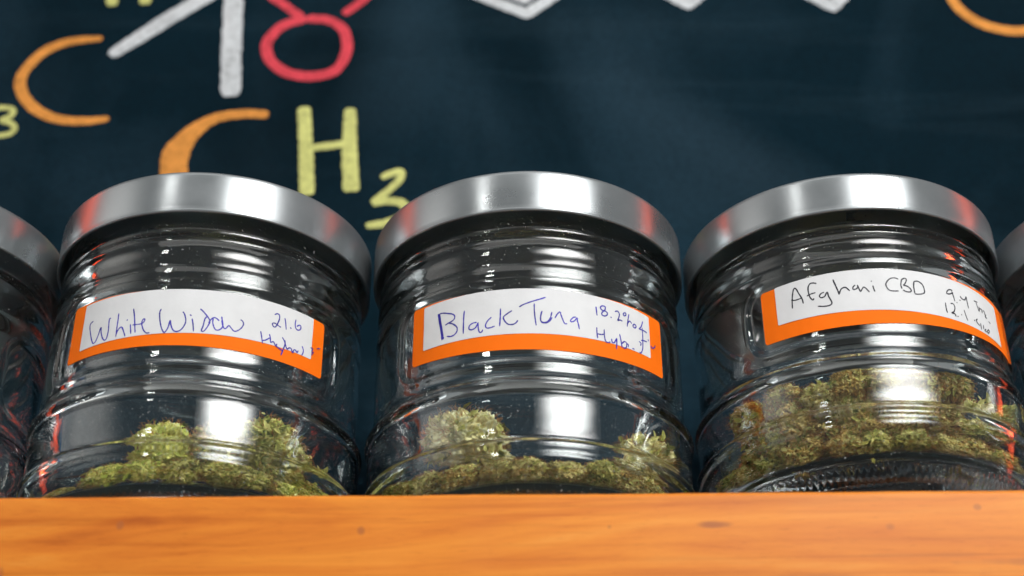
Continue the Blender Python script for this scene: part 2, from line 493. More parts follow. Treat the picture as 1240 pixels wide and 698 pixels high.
lip = tag(link("shelf_lip", None, loc=(0, 0, 0)), "orange varnished pine board along the front of the shelf, hiding the jar bottoms", "wooden board")
def lip_mesh():
    # rounded-over board: section in (y, z), swept along x with slight unevenness
    y0, y1, z0, z1, r = -0.0605, -0.0515, -0.068, -0.0016, 0.0014
    sec = []
    for cx_, cz_, a0 in ((y0 + r, z1 - r, 180), (y1 - r, z1 - r, 90), (y1 - r, z0 + r, 0), (y0 + r, z0 + r, -90)):
        for k in range(7):
            a = math.radians(a0 - 15 * k)
            sec.append((cx_ + r * math.cos(a), cz_ + r * math.sin(a)))
    NX = 500
    verts, faces = [], []
    ns = len(sec)
    for i in range(NX + 1):
        x = -0.72 + 1.44 * i / NX
        for (y, z) in sec:
            dz = 0.00016 * noise.noise(Vector((x * 45, 3, y * 60))) + 0.00010 * noise.noise(Vector((x * 260, 7, 0)))
            dy = 0.00012 * noise.noise(Vector((x * 80, z * 60, 5)))
            verts.append((x, y + dy, z + dz))
        if i:
            for k in range(ns):
                a0 = (i - 1) * ns + k; a1 = (i - 1) * ns + (k + 1) % ns
                faces.append((a0, a0 + ns, a1 + ns, a1))
    faces.append(tuple(range(ns)))
    faces.append(tuple(NX * ns + k for k in reversed(range(ns))))
    return mesh_from("board", verts, faces, WOOD)
link("board", lip_mesh(), lip)
lip.rotation_euler.y = -0.0045
lip.location.z = -0.0006
# red uprights that close the shelf at either end (seen mirrored in lids and glass)
for x, lb in ((-0.68, "red painted shelf upright at the left end of the row of jars"), (0.68, "red painted shelf upright at the right end of the row of jars")):
    u = link("shelf_upright", box_mesh("shelf_upright", -0.009, 0.009, -0.042, 0.042, 0, 0.60, REDPOST, 0.002, 2), None, (x, 0.040, 0.0))
    tag(u, lb, "shelf upright", "red shelf uprights")
    link("red_glow_strip", box_mesh("red_glow_strip", -0.004, 0.004, -0.024, 0.024, 0.02, 0.58, REDGLOW, 0.001, 2), u, (-0.0095 if x > 0 else 0.0095, 0, 0))  # unseen glowing strip added to strengthen the red streaks in lids and glass

# ------------------------------------------------------------------ jar
Z0 = 0.0935            # height of the lid's lower rim above the shelf
NSEG = 576
# profiles in mm: radius, height relative to the lid's lower rim
OUTER = [(40.0, -93.5), (42.0, -93.3), (44.0, -92.6), (45.6, -91.3), (47.0, -89.2), (48.0, -86.6), (48.9, -83.6), (49.7, -80.8), (50.5, -78.6),
         (51.0, -77.2), (50.9, -76.0), (50.1, -75.1), (49.75, -74.2), (49.7, -72.5), (49.75, -70.0), (49.85, -66.5), (49.9, -63.0), (50.0, -60.8), (50.6, -59.4),
         (50.8, -58.3), (50.6, -57.2), (49.7, -56.2), (48.9, -55.2), (48.5, -54.0), (48.4, -52.6), (48.5, -50.5), (48.55, -46.0), (48.6, -40.0),
         (48.6, -34.0), (48.55, -28.0), (48.5, -25.2), (48.75, -23.6), (48.85, -21.8), (48.7, -20.0), (48.3, -18.6), (48.1, -17.4), (48.2, -15.9), (48.45, -14.4), (48.5, -12.8),
         (48.4, -11.2), (48.15, -10.0), (47.85, -9.0), (47.75, -8.0), (48.0, -6.9), (48.3, -5.9), (48.3, -4.9), (48.05, -4.1), (47.8, -3.2), (47.5, -1.0), (46.6, 4.0), (45.7, 9.6), (45.0, 10.6)]
INNER = [(43.8, 10.9), (42.9, 10.7), (42.5, 9.6), (42.5, 2.0), (43.2, -3.0), (44.0, -6.0), (44.6, -9.0), (45.0, -12.5), (45.2, -16.0), (45.6, -20.0), (45.7, -26.0), (45.7, -36.0),
         (45.7, -46.0), (45.7, -51.0), (46.0, -54.5), (46.9, -57.5), (47.3, -60.5), (47.2, -66.0), (47.1, -72.0), (47.5, -76.0), (47.4, -79.5), (46.5, -82.5), (44.8, -84.9), (42.3, -86.3),
         (39.0, -86.8), (32.0, -86.4), (22.0, -85.6), (10.0, -85.0)]
UNDER = [(10.0, -92.0), (24.0, -92.2), (34.0, -92.6), (37.5, -93.1)]
Z3 = ([-93.5, -92, -87, -77.2, -58.3, -51.5, -25, -11, -4, 0, 12], [-93.5, -86.5, -78.4, -66.5, -51.0, -43.5, -19.5, -8.6, -3.4, 0, 12])

def refine(prof, step):
    out = []
    P = catmull(prof, 4)
    out.append(P[0])
    for p in P[1:]:
        if np.linalg.norm(p - out[-1]) >= step:
            out.append(p)
    out.append(P[-1])
    return out

def make_glass_mesh(name, short=False, label_az=5.0, seed=0):
    zmap = (lambda z: float(np.interp(z, *Z3))) if short else (lambda z: z)
    top, bot = zmap(-25.2) + 1.0, zmap(-51.2) + 1.2
    outer = refine(OUTER, 0.42)
    inner = refine(INNER, 0.9)
    under = refine(UNDER, 1.2)
    verts, faces = [], []
    rings = []
    def ring(r, z, fn=None):
        idx = len(verts)
        for k in range(NSEG):
            a = 2 * PI * k / NSEG                         # measured from -y towards +x
            rr_, zz = (r, z) if fn is None else fn(r, z, a)
            verts.append((rr_ * MM * math.sin(a), -rr_ * MM * math.cos(a), (zz + 0) * MM + Z0))
        rings.append(idx)
    def fn_outer(r, z, a):
        zz = zmap(z)
        az = math.degrees(a); az = (az + 180) % 360 - 180
        # recessed label panel, a rounded rectangle pressed into the front
        u = (az - label_az) / 57.3 * 48.0
        hw, hh, rc = 49.0, (top - bot) / 2, 7.5
        zc = (top + bot) / 2
        dx = abs(u) - (hw - rc); dy = abs(zz - zc) - (hh - rc)
        sd = math.hypot(max(dx, 0), max(dy, 0)) + min(max(dx, dy), 0) - rc
        t = min(1, max(0, (-sd + 0.2) / 1.5)); t = t * t * (3 - 2 * t)
        rim = math.exp(-((sd - 0.9) / 0.7) ** 2) * 0.28
        rr_ = r * (1 - t) + 47.95 * t + rim * (1 - t)
        # stippled knurls pressed round the heel
        if -92.9 < z < -88.6:
            ph = (a / (2 * PI) * 144) % 1.0
            k_ = max(0.0, 1 - abs(ph - 0.5) / 0.22)
            e = math.sin((z + 92.9) / 4.3 * PI)
            rr_ += 0.55 * k_ * e
        # hand-sized unevenness of pressed glass
        rr_ += 0.10 * noise.noise(Vector((math.sin(a) * 1.7, math.cos(a) * 1.7, zz * 0.06 + seed * 7))) * (1 - t)
        return rr_, zz
    def fn_inner(r, z, a):
        zz = zmap(z)
        w = 0.55 * noise.noise(Vector((math.sin(a) * 1.6, math.cos(a) * 1.6, zz * 0.05 + 31 + seed * 5)))
        return r + w * min(1, r / 40) * (1 if z < 0 else 0.1), zz + (0.25 * noise.noise(Vector((math.sin(a) * r * .08, math.cos(a) * r * .08, 4))) if z < -80 else 0)
    for p in under: ring(p[0], p[1])
    for p in outer: ring(p[0], p[1], fn_outer)
    for p in inner: ring(p[0], p[1], fn_inner)
    for i in range(len(rings) - 1):
        a0, b0 = rings[i], rings[i + 1]
        for k in range(NSEG):
            k2 = (k + 1) % NSEG
            faces.append((a0 + k, a0 + k2, b0 + k2, b0 + k))
    c0 = len(verts); verts.append((0, 0, -92.0 * MM + Z0))
    c1 = len(verts); verts.append((0, 0, zmap(-84.8) * MM + Z0))
    for k in range(NSEG):
        k2 = (k + 1) % NSEG
        faces.append((c0, rings[0] + k2, rings[0] + k))
        faces.append((c1, rings[-1] + k, rings[-1] + k2))
    return mesh_from(name, verts, faces, GLASS)

def lathe(name, prof, m, seg=192):
    verts, faces = [], []
    n = len(prof)
    for k in range(seg):
        a = 2 * PI * k / seg
        for r, z in prof:
            verts.append((r * MM * 1.018 * math.sin(a), -r * MM * 1.018 * math.cos(a), z * MM + Z0))
    for k in range(seg):
        k2 = (k + 1) % seg
        for i in range(n - 1):
            faces.append((k * n + i, k2 * n + i, k2 * n + i + 1, k * n + i + 1))
    return mesh_from(name, verts, faces, m)

def arc(cx_, cz_, r, a0, a1, n=8):
    return [(cx_ + r * math.cos(math.radians(a0 + (a1 - a0) * i / n)), cz_ + r * math.sin(math.radians(a0 + (a1 - a0) * i / n))) for i in range(n + 1)]
def lid_mesh(h):
    p = [(0.01, 11.2)] + [(44.0, 11.2), (48.3, 11.0), (48.5, 10.4), (48.5, 1.4)] + arc(49.2, 0.5, 0.58, 150, 400, 14) + \
        [(49.66, 1.0), (49.6, 1.5), (49.65, 2.2), (49.8, 3.4), (49.8, h - 3.5)] + arc(47.8, h - 2.0, 2.0, 0, 85, 9) + [(44.5, h + 0.02), (43.5, h - 0.4), (30.0, h - 0.45), (0.01, h - 0.4)]
    return lathe("lid", p, METAL)
LID = lid_mesh(15.0)
LID_LOW = lid_mesh(13.7)
SEAL_MESH = lathe("seal", [(40.0, 11.1), (46.5, 11.1), (46.5, 9.9), (45.2, 9.8), (45.2, 10.9), (40.0, 10.9)], SEAL, 128)

def patch_on_jar(name, poly_fn, r, m, parent, th=0.08):
    me = poly_fn(r, th, m, name)
    return link(name, me, parent)

def strip(name, a0, a1, zb, zt, r, th, m, rc=1.2, wob=0.0, seed=0):
    """curved sticker: azimuth a0..a1 (deg), zb/zt = functions of 0..1 giving lower and upper edge (mm)"""
    NA, NV = 240, 6
    rnd = random.Random(seed)
    verts, faces = [], []
    for layer in (0, 1):
        rr_ = r - layer * th
        for i in range(NA + 1):
            s = i / NA
            L = math.radians(a1 - a0) * r
            d = min(s, 1 - s) * L
            cut = 0 if d > rc else rc - math.sqrt(max(0, rc * rc - (rc - d) ** 2))
            az = math.radians(a0 + (a1 - a0) * s)
            lo, hi = zb(s) + cut, zt(s) - cut
            for k in range(NV + 1):
                z = lo + (hi - lo) * k / NV
                q = rr_ + (0 if layer else wob * (noise.noise(Vector((s * 14, z * 0.16, seed))) + 0.5 * noise.noise(Vector((s * 40, z * 0.4, seed + 4)))))
                verts.append((q * MM * math.sin(az), -q * MM * math.cos(az), z * MM + Z0))
    n1 = (NA + 1) * (NV + 1)
    for i in range(NA):
        for k in range(NV):
            a_ = i * (NV + 1) + k; b_ = a_ + NV + 1
            faces.append((a_, b_, b_ + 1, a_ + 1))
            faces.append((n1 + a_, n1 + a_ + 1, n1 + b_ + 1, n1 + b_))
    for i in range(NA):
        for k in (0, NV):
            a_ = i * (NV + 1) + k; b_ = a_ + NV + 1
            faces.append((a_, n1 + a_, n1 + b_, b_) if k == 0 else (a_, b_, n1 + b_, n1 + a_))
    for k in range(NV):
        for i in (0, NA):
            a_ = i * (NV + 1) + k
            faces.append((a_, a_ + 1, n1 + a_ + 1, n1 + a_))
    return mesh_from(name, verts, faces, m, smooth=False)

def pen_line(pts, w, r, m, name, seed):
    """a pen stroke on the sticker: pts in (azimuth deg, height mm)"""
    rnd = random.Random(seed)
    P = catmull([(math.radians(a) * r, z) for a, z in pts], 5)
    verts, faces = [], []
    n = len(P)
    for i, p in enumerate(P):
        a = P[max(0, i - 1)]; c_ = P[min(n - 1, i + 1)]
        t = c_ - a
        L = np.linalg.norm(t) or 1
        nx, nz = -t[1] / L, t[0] / L
        ww = w * (0.85 + 0.3 * rnd.random()) * (0.6 if i in (0, n - 1) else 1)
        for s in (-0.5, 0.5):
            u = p[0] + nx * ww * s; z = p[1] + nz * ww * s
            az = u / r
            verts.append((r * MM * math.sin(az), -r * MM * math.cos(az), z * MM + Z0))
        if i:
            faces.append((2 * i - 2, 2 * i - 1, 2 * i + 1, 2 * i))
    return verts, faces

INK = {
 1: [
  [(-32.2,-32.5),(-33.5,-33.2),(-33.4,-34.7),(-32.3,-37.5),(-31.3,-39.5),(-30.5,-40.4),(-29.5,-39.9),(-28.7,-38.0),(-28.0,-35.6),(-27.5,-37.5),(-26.5,-39.5),(-25.5,-40.4),(-24.7,-40.0),(-24.4,-37.8),(-24.6,-35.3),(-24.7,-33.6),(-24.1,-33.3)],
  [(-21.0,-32.3),(-20.9,-34.5),(-20.9,-37.0),(-20.8,-40.2)],
  [(-20.9,-39.5),(-20.3,-38.0),(-19.4,-37.2),(-18.7,-37.5),(-17.9,-38.9),(-17.1,-40.5)],
  [(-17.4,-35.2),(-16.9,-35.1)],
  [(-15.7,-36.7),(-15.3,-38.5),(-15.0,-40.0)],
  [(-15.3,-31.6),(-14.6,-34.0),(-13.9,-37.3),(-13.4,-39.8)],
  [(-14.8,-37.1),(-12.6,-37.1)],
  [(-12.6,-37.2),(-11.1,-36.9),(-10.4,-35.9),(-10.9,-35.5),(-11.4,-36.5),(-11.1,-37.9),(-10.3,-39.4),(-9.2,-40.3),(-8.1,-40.3)],
  [(-5.0,-32.6),(-5.4,-33.7),(-5.0,-36.2),(-4.2,-38.7),(-3.2,-40.3),(-2.6,-40.3),(-1.8,-38.8),(-1.4,-36.5),(-0.9,-38.1),(0.0,-39.7),(1.2,-40.2),(2.7,-39.6),(3.8,-37.8),(3.9,-36.2),(3.3,-34.5),(2.6,-33.6)],
  [(5.1,-34.5),(5.7,-34.9)],
  [(6.0,-35.8),(6.5,-37.5),(7.0,-40.0)],
  [(8.4,-32.4),(9.6,-33.3),(11.3,-35.0),(12.1,-36.3),(11.5,-38.1),(10.6,-39.5),(9.9,-39.8),(9.6,-39.4),(10.0,-37.9),(10.3,-35.8),(10.9,-34.8)],
  [(11.7,-36.9),(12.6,-35.4),(13.5,-34.9),(14.4,-35.2),(15.2,-35.8)],
  [(13.1,-35.1),(13.1,-36.6),(13.7,-38.1),(14.5,-38.9),(15.6,-38.7),(16.4,-37.9),(16.6,-36.9),(16.1,-35.1),(15.9,-34.3)],
  [(16.1,-35.1),(16.3,-36.5),(17.1,-38.0),(17.8,-37.9),(18.6,-36.9),(19.4,-37.5),(20.5,-38.4),(21.6,-38.2),(22.9,-37.1),(23.6,-35.7),(23.2,-34.7),(22.4,-34.3)],
  [(34.5,-29.9),(35.5,-29.3),(36.4,-29.6),(36.5,-30.8),(36.0,-32.4),(35.2,-33.9),(34.3,-33.8),(34.0,-33.0),(35.0,-32.7),(36.4,-33.2),(37.4,-33.4)],
  [(38.6,-29.9),(39.1,-31.5),(39.5,-33.6)],
  [(41.0,-32.4),(41.6,-32.6)],
  [(43.2,-29.0),(43.0,-30.7),(43.5,-32.0),(44.5,-32.2),(45.4,-31.6),(45.5,-30.6),(44.8,-30.4),(43.7,-31.2)],
  [(29.9,-36.6),(30.4,-38.2),(31.0,-40.5)],
  [(33.2,-36.8),(33.6,-37.8),(33.9,-39.5)],
  [(30.9,-39.5),(32.0,-39.1),(33.6,-37.9)],
  [(33.9,-39.5),(34.9,-38.9),(35.4,-39.4),(36.0,-40.0),(36.4,-39.2)],
  [(36.0,-40.0),(36.9,-40.3),(37.1,-40.5)],
  [(38.2,-36.5),(39.2,-37.6),(39.5,-38.6),(38.9,-40.6),(38.3,-42.5)],
  [(37.1,-40.4),(38.9,-41.0)],
  [(39.4,-37.2),(39.7,-38.6),(40.5,-39.8),(41.3,-39.2),(42.2,-39.2),(42.8,-40.3),(43.4,-39.2),(44.1,-39.2),(44.7,-39.7),(45.2,-38.9)],
  [(46.7,-36.9),(47.4,-38.0),(47.3,-39.1),(46.8,-40.0)],
  [(43.1,-40.4),(43.2,-39.3)],
  [(50.6,-36.1),(51.7,-36.1),(51.3,-37.2),(52.4,-37.2)],
  [(53.8,-35.3),(55.4,-34.7)],
  [(51.4,-38.4),(51.7,-37.5)],
 ],
 2: [
  [(-34.0,-30.0),(-33.5,-32.5),(-32.6,-36.3),(-32.1,-39.4)],
  [(-33.3,-30.4),(-32.7,-33.4),(-31.7,-38.0),(-32.1,-39.3)],
  [(-33.6,-30.3),(-32.9,-33.7),(-32.3,-37.1),(-31.6,-39.0),(-31.4,-38.4)],
  [(-34.0,-30.4),(-32.2,-30.2),(-29.5,-31.0),(-27.7,-31.7),(-27.0,-32.7),(-27.6,-33.7),(-29.4,-34.2),(-30.9,-34.6)],
  [(-29.6,-34.2),(-27.6,-35.0),(-26.1,-36.4),(-26.1,-37.8),(-27.1,-38.7),(-28.6,-38.9),(-30.1,-38.5)],
  [(-23.3,-31.4),(-23.5,-34.0),(-23.6,-39.0)],
  [(-18.6,-36.1),(-20.2,-36.2),(-21.3,-36.9),(-21.4,-37.9),(-20.4,-38.3),(-19.0,-37.8),(-18.2,-36.5),(-17.9,-36.4)],
  [(-18.1,-36.4),(-18.0,-38.2),(-17.6,-39.5),(-16.8,-39.6),(-16.4,-38.9)],
  [(-13.3,-35.1),(-14.6,-36.1),(-15.4,-37.5),(-15.1,-38.4),(-14.0,-38.6),(-12.1,-38.2)],
  [(-10.1,-32.5),(-10.2,-35.5),(-10.4,-38.4)],
  [(-6.1,-33.5),(-8.0,-34.6),(-9.1,-35.6),(-8.4,-37.1),(-7.3,-38.0),(-5.8,-38.1),(-4.7,-37.6),(-4.1,-36.8)],
  [(-3.6,-32.4),(-2.1,-31.6),(0.8,-30.6),(3.5,-29.8),(5.6,-29.1)],
  [(1.6,-31.3),(1.6,-33.5),(1.8,-35.9),(2.2,-38.6)],
  [(4.3,-33.7),(3.8,-35.2),(3.8,-37.0),(4.5,-37.7),(5.8,-37.6),(7.0,-36.8),(7.7,-35.7)],
  [(4.2,-34.0),(3.8,-35.5),(3.8,-37.0),(4.7,-37.5),(6.1,-37.2),(7.1,-35.9),(7.7,-33.9)],
  [(8.7,-35.9),(9.5,-34.6),(10.5,-33.7),(10.8,-34.5),(11.4,-36.1),(12.1,-37.4),(13.0,-37.4)],
  [(16.2,-34.8),(15.2,-35.1),(14.2,-36.2),(14.6,-36.6),(15.7,-36.1),(16.6,-35.0),(16.7,-36.0),(17.1,-37.5),(17.3,-38.7)],
  [(23.9,-30.0),(24.0,-31.4),(24.2,-33.0)],
  [(27.6,-29.2),(26.3,-29.3),(25.6,-30.0),(26.2,-30.7),(27.9,-30.9),(28.4,-31.7),(27.4,-32.5),(26.2,-32.4),(26.2,-31.6),(27.5,-30.3),(27.6,-29.2)],
  [(29.6,-32.3),(30.1,-32.5)],
  [(31.6,-30.0),(32.7,-29.6),(33.5,-30.3),(33.2,-31.6),(32.7,-32.7),(33.7,-32.3),(34.7,-32.5)],
  [(35.9,-29.2),(35.3,-29.8),(35.5,-30.4),(36.4,-30.0),(36.4,-29.3),(35.9,-29.2)],
  [(37.9,-29.2),(37.4,-31.0),(36.8,-33.7)],
  [(37.1,-32.5),(38.1,-31.5),(39.1,-32.1)],
  [(39.9,-32.1),(39.6,-32.9),(40.6,-33.1),(41.2,-32.3),(40.4,-31.9),(39.5,-32.5)],
  [(44.8,-29.5),(43.9,-31.5),(42.5,-32.9)],
  [(44.3,-31.8),(44.4,-34.3),(44.3,-36.5),(44.0,-39.1),(43.0,-40.8),(42.2,-40.7)],
  [(42.8,-32.8),(45.1,-32.6),(46.9,-32.8)],
  [(43.4,-36.4),(44.8,-36.1),(46.6,-35.9)],
  [(47.3,-34.8),(47.5,-35.4)],
  [(23.9,-37.0),(23.9,-38.9),(24.1,-40.6)],
  [(26.8,-37.1),(26.8,-39.0),(27.1,-40.7),(27.9,-41.2),(29.2,-40.8)],
  [(23.9,-39.1),(25.4,-39.1),(26.8,-38.7)],
  [(29.7,-39.6),(29.9,-40.7),(30.8,-40.6),(31.9,-38.9)],
  [(31.9,-38.9),(31.8,-40.7),(31.6,-42.6)],
  [(33.2,-37.2),(33.6,-38.9),(34.1,-41.6)],
  [(34.0,-40.2),(35.2,-39.2),(36.2,-39.6),(35.8,-41.1),(34.6,-41.5)],
  [(36.2,-39.6),(36.9,-39.8),(36.8,-40.7)],
  [(38.8,-40.5),(39.8,-40.5)],
  [(42.2,-37.1),(43.3,-37.5),(42.9,-38.4)],
  [(48.7,-36.5),(49.6,-37.0),(50.9,-36.4),(51.6,-35.5)],
 ],
 3: [
  [(-31.2,-29.3),(-31.0,-26.8),(-30.6,-24.7),(-29.9,-22.9),(-29.1,-23.1),(-28.4,-24.7),(-27.4,-26.8),(-27.1,-28.6)],
  [(-31.3,-26.4),(-29.8,-26.8),(-27.2,-26.6)],
  [(-21.7,-22.8),(-22.9,-22.4),(-24.0,-22.5),(-24.8,-23.7),(-24.8,-25.7),(-24.4,-27.2),(-23.6,-28.1),(-23.2,-27.6)],
  [(-25.6,-26.4),(-24.3,-26.0),(-22.4,-25.8)],
  [(-19.4,-26.2),(-20.6,-26.5),(-21.2,-27.3),(-20.6,-27.9),(-19.4,-27.6),(-18.7,-26.6),(-18.3,-26.5),(-18.1,-27.8),(-17.4,-29.5),(-17.3,-30.4),(-18.2,-30.9),(-20.0,-30.9),(-22.2,-30.5)],
  [(-15.9,-22.4),(-15.3,-24.4),(-14.8,-26.1),(-14.4,-27.8)],
  [(-14.4,-27.6),(-13.7,-26.2),(-12.7,-25.6),(-11.8,-25.7),(-10.7,-26.9)],
  [(-8.6,-25.1),(-9.4,-25.7),(-9.5,-26.5),(-8.6,-26.5),(-7.8,-25.9),(-7.9,-25.1)],
  [(-7.8,-25.5),(-7.5,-26.4),(-7.1,-27.4),(-6.5,-26.7),(-5.8,-26.0),(-5.0,-26.6),(-4.1,-27.8)],
  [(-2.6,-25.6),(-2.5,-26.5),(-2.2,-27.7)],
  [(-3.0,-24.0),(-2.8,-24.2)],
  [(6.7,-23.3),(5.4,-22.9),(3.6,-23.3),(2.1,-24.8),(2.1,-26.1),(3.0,-27.2),(4.7,-27.4),(6.2,-27.3)],
  [(7.9,-23.2),(7.3,-25.1),(7.5,-26.5)],
  [(7.7,-23.4),(9.1,-22.8),(9.6,-23.4),(8.8,-24.8),(8.3,-25.2),(9.8,-25.6),(10.8,-26.6),(10.5,-27.3),(9.1,-27.4),(7.7,-26.9)],
  [(12.4,-23.6),(12.0,-25.4),(12.0,-27.8)],
  [(12.4,-23.6),(14.0,-23.4),(15.5,-24.4),(15.9,-26.0),(15.6,-27.2),(13.8,-27.8),(12.0,-27.9)],
  [(28.1,-24.1),(26.9,-24.0),(25.7,-24.7),(25.3,-25.7),(26.8,-25.5),(28.2,-24.7)],
  [(27.8,-24.4),(28.1,-25.9),(28.4,-27.7)],
  [(29.2,-27.8),(29.5,-28.0)],
  [(31.0,-26.5),(31.2,-26.9)],
  [(31.6,-25.1),(32.0,-25.7),(33.6,-25.9),(34.8,-24.4)],
  [(34.8,-24.4),(34.8,-26.4),(35.0,-28.5)],
  [(23.9,-29.1),(23.8,-30.9),(24.0,-32.5)],
  [(26.2,-28.9),(27.4,-28.8),(27.9,-30.0),(27.1,-31.5),(26.0,-32.1),(27.4,-32.2),(27.7,-33.0)],
  [(28.5,-32.6),(28.8,-32.9)],
  [(30.5,-31.6),(30.7,-31.9)],
  [(32.3,-29.7),(32.7,-31.4),(33.3,-33.1)],
  [(38.9,-24.7),(41.2,-24.5)],
  [(40.1,-24.7),(40.6,-26.2),(41.1,-27.7)],
  [(41.7,-25.8),(41.5,-27.6)],
  [(41.8,-26.5),(43.2,-26.4),(43.2,-27.6)],
  [(44.0,-26.4),(45.0,-26.6),(44.9,-27.7)],
  [(45.9,-27.2),(44.9,-28.3),(46.1,-28.5)],
  [(47.0,-29.2),(48.1,-29.6)],
  [(37.0,-31.9),(37.5,-32.0)],
  [(39.1,-30.9),(38.3,-31.6),(38.9,-32.5),(40.0,-32.9)],
  [(40.7,-31.8),(40.5,-34.1)],
  [(42.4,-31.9),(42.0,-33.4)],
  [(43.8,-32.9),(42.7,-33.7),(43.8,-33.8)],
  [(45.8,-32.4),(44.2,-33.6),(45.2,-33.8),(46.1,-32.8),(45.3,-32.5)],
 ],
}

def lin(p, q):
    return lambda s: p + (q - p) * s
def bow(p, mid, q):
    return lambda s: p * (1 - s) ** 2 + (2 * mid - 0.5 * (p + q)) * 2 * s * (1 - s) + q * s * s

GLASS_A = make_glass_mesh("glass", False, 6.0, 0)
GLASS_B = make_glass_mesh("glass", True, 9.0, 3)

def make_jar(x, label, rot=0.0, glass=None, lid=None, lab=None, group="glass jars with metal lids on the shelf"):
    j = tag(link("glass_jar", None, loc=(x, 0, 0)), label, "jar", group)
    g = link("glass", glass or GLASS_A, j); g.rotation_euler.z = rot
    l = link("lid", lid or LID, j); l.rotation_euler.z = rot * 2.3 + x * 20
    link("seal", SEAL_MESH, l)
    if lab:
        o = link("label", strip("label", lab['a'][0], lab['a'][1], lab['zb'], lab['zt'], 48.12, 0.06, ORANGE, 1.0, 0.07, lab['ink']), j)
        link("paper_strip", strip("paper_strip", lab['wa'][0], lab['wa'][1], lab['wb'], lab['wt'], 48.23, 0.04, WHITE, 0.2, 0.06, lab['ink'] + 5), o)
        V, F = [], []
        for i, s in enumerate(INK[lab['ink']]):
            v_, f_ = pen_line(s, lab['w'], 48.275, lab['mat'], "handwriting", i)
            if lab['ink'] != 3 or True:
                f_ = [tuple(len(V) + q for q in f) for f in f_]
            V += v_; F += f_
        link("handwriting", mesh_from("handwriting", V, F, lab['mat']), o)
    return j

SX = [-0.1021 - 0.1028, -0.1021, 0.0007, 0.1035, 0.1035 + 0.1028]
LAB1 = dict(a=(-43.8, 57.1), zb=bow(-44.3, -44.6, -44.5), zt=bow(-25.2, -26.1, -25.8), wa=(-37.3, 51.2), wb=bow(-41.4, -40.5, -39.9), wt=bow(-26.0, -25.95, -26.0), ink=1, mat=BLUE_INK, w=0.38)
LAB2 = dict(a=(-46.0, 56.0), zb=bow(-44.6, -46.4, -45.2), zt=bow(-25.4, -26.4, -25.8), wa=(-40.5, 48.4), wb=bow(-40.7, -41.2, -40.9), wt=bow(-26.2, -26.2, -26.9), ink=2, mat=BLUE_INK, w=0.40)
LAB3 = dict(a=(-43.1, 69.0), zb=bow(-38.6, -37.9, -36.1), zt=bow(-20.9, -20.2, -19.4), wa=(-37.2, 55.5), wb=bow(-33.5, -33.9, -35.2), wt=bow(-20.7, -19.9, -21.4), ink=3, mat=BLACK_INK, w=0.40)
jar0 = make_jar(SX[0], "metal lidded glass jar cut off at the left edge, beside the White Widow jar", 2.1)
jar1 = make_jar(SX[1], "glass jar with orange bordered label reading White Widow 21.6 Hybrid", 0.0, lab=LAB1)
jar2 = make_jar(SX[2], "glass jar with orange bordered label reading Black Tuna 18.2% Hybrid", 0.0, lab=LAB2)
jar3 = make_jar(SX[3], "glass jar with orange bordered label reading Afghani CBD, fullest of the row", 0.0, GLASS_B, LID_LOW, LAB3)
jar4 = make_jar(SX[4], "metal lidded glass jar cut off at the right edge, beside the Afghani CBD jar", 3.6)
# round sticker with a blue edge on the half-seen jar
def disc_patch(name, az0, zc, rad, r, m):
    verts, faces = [(r * MM * math.sin(az0), -r * MM * math.cos(az0), zc * MM + Z0)], []
    N, K = 64, 12
    for q in range(1, K + 1):
        for k in range(N):
            t = 2 * PI * k / N
            az = az0 + rad * q / K * math.cos(t) / r
            verts.append((r * MM * math.sin(az), -r * MM * math.cos(az), (zc + rad * q / K * math.sin(t)) * MM + Z0))
    for k in range(N):
        faces.append((0, 1 + k, 1 + (k + 1) % N))
    for q in range(K - 1):
        for k in range(N):
            a_ = 1 + q * N + k; b_ = 1 + q * N + (k + 1) % N
            faces.append((a_, a_ + N, b_ + N, b_))
    return mesh_from(name, verts, faces, m)
st = link("label", disc_patch("label", math.radians(30), -40, 16.0, 48.9, STICKER_BLUE), jar0)
link("paper_disc", disc_patch("paper_disc", math.radians(30), -40, 14.6, 49.0, WHITE), st)

# ------------------------------------------------------------------ buds
def fib_dirs(n):
    g = PI * (3 - math.sqrt(5))
    return [Vector((math.sqrt(1 - (1 - 2 * (i + .5) / n) ** 2) * math.cos(g * i), math.sqrt(1 - (1 - 2 * (i + .5) / n) ** 2) * math.sin(g * i), 1 - 2 * (i + .5) / n)) for i in range(n)]

def chunk_planes(seed):
    r = random.Random(seed * 7 + 1)
    out = []
    for i in range(7):
        n = Vector((r.gauss(0, 1), r.gauss(0, 1), r.gauss(0, 0.8))).normalized()
        out.append((n, r.uniform(0.62, 0.88)))
    return out

def bud_surface(d, seed, ax, planes):
    """lumpy, broken nugget: an ellipsoid with flattened sides and swollen cells of two sizes"""
    s = 1.0
    for n, c in planes:
        k = d.dot(n)
        if k > 1e-3: s = min(s, c / k + 0.06)
    s *= 1 + 0.22 * noise.noise(d * 1.7 + Vector((seed * 3.1, 0, 0)))
    p = Vector((d.x * ax[0], d.y * ax[1], d.z * ax[2])) * s
    return p

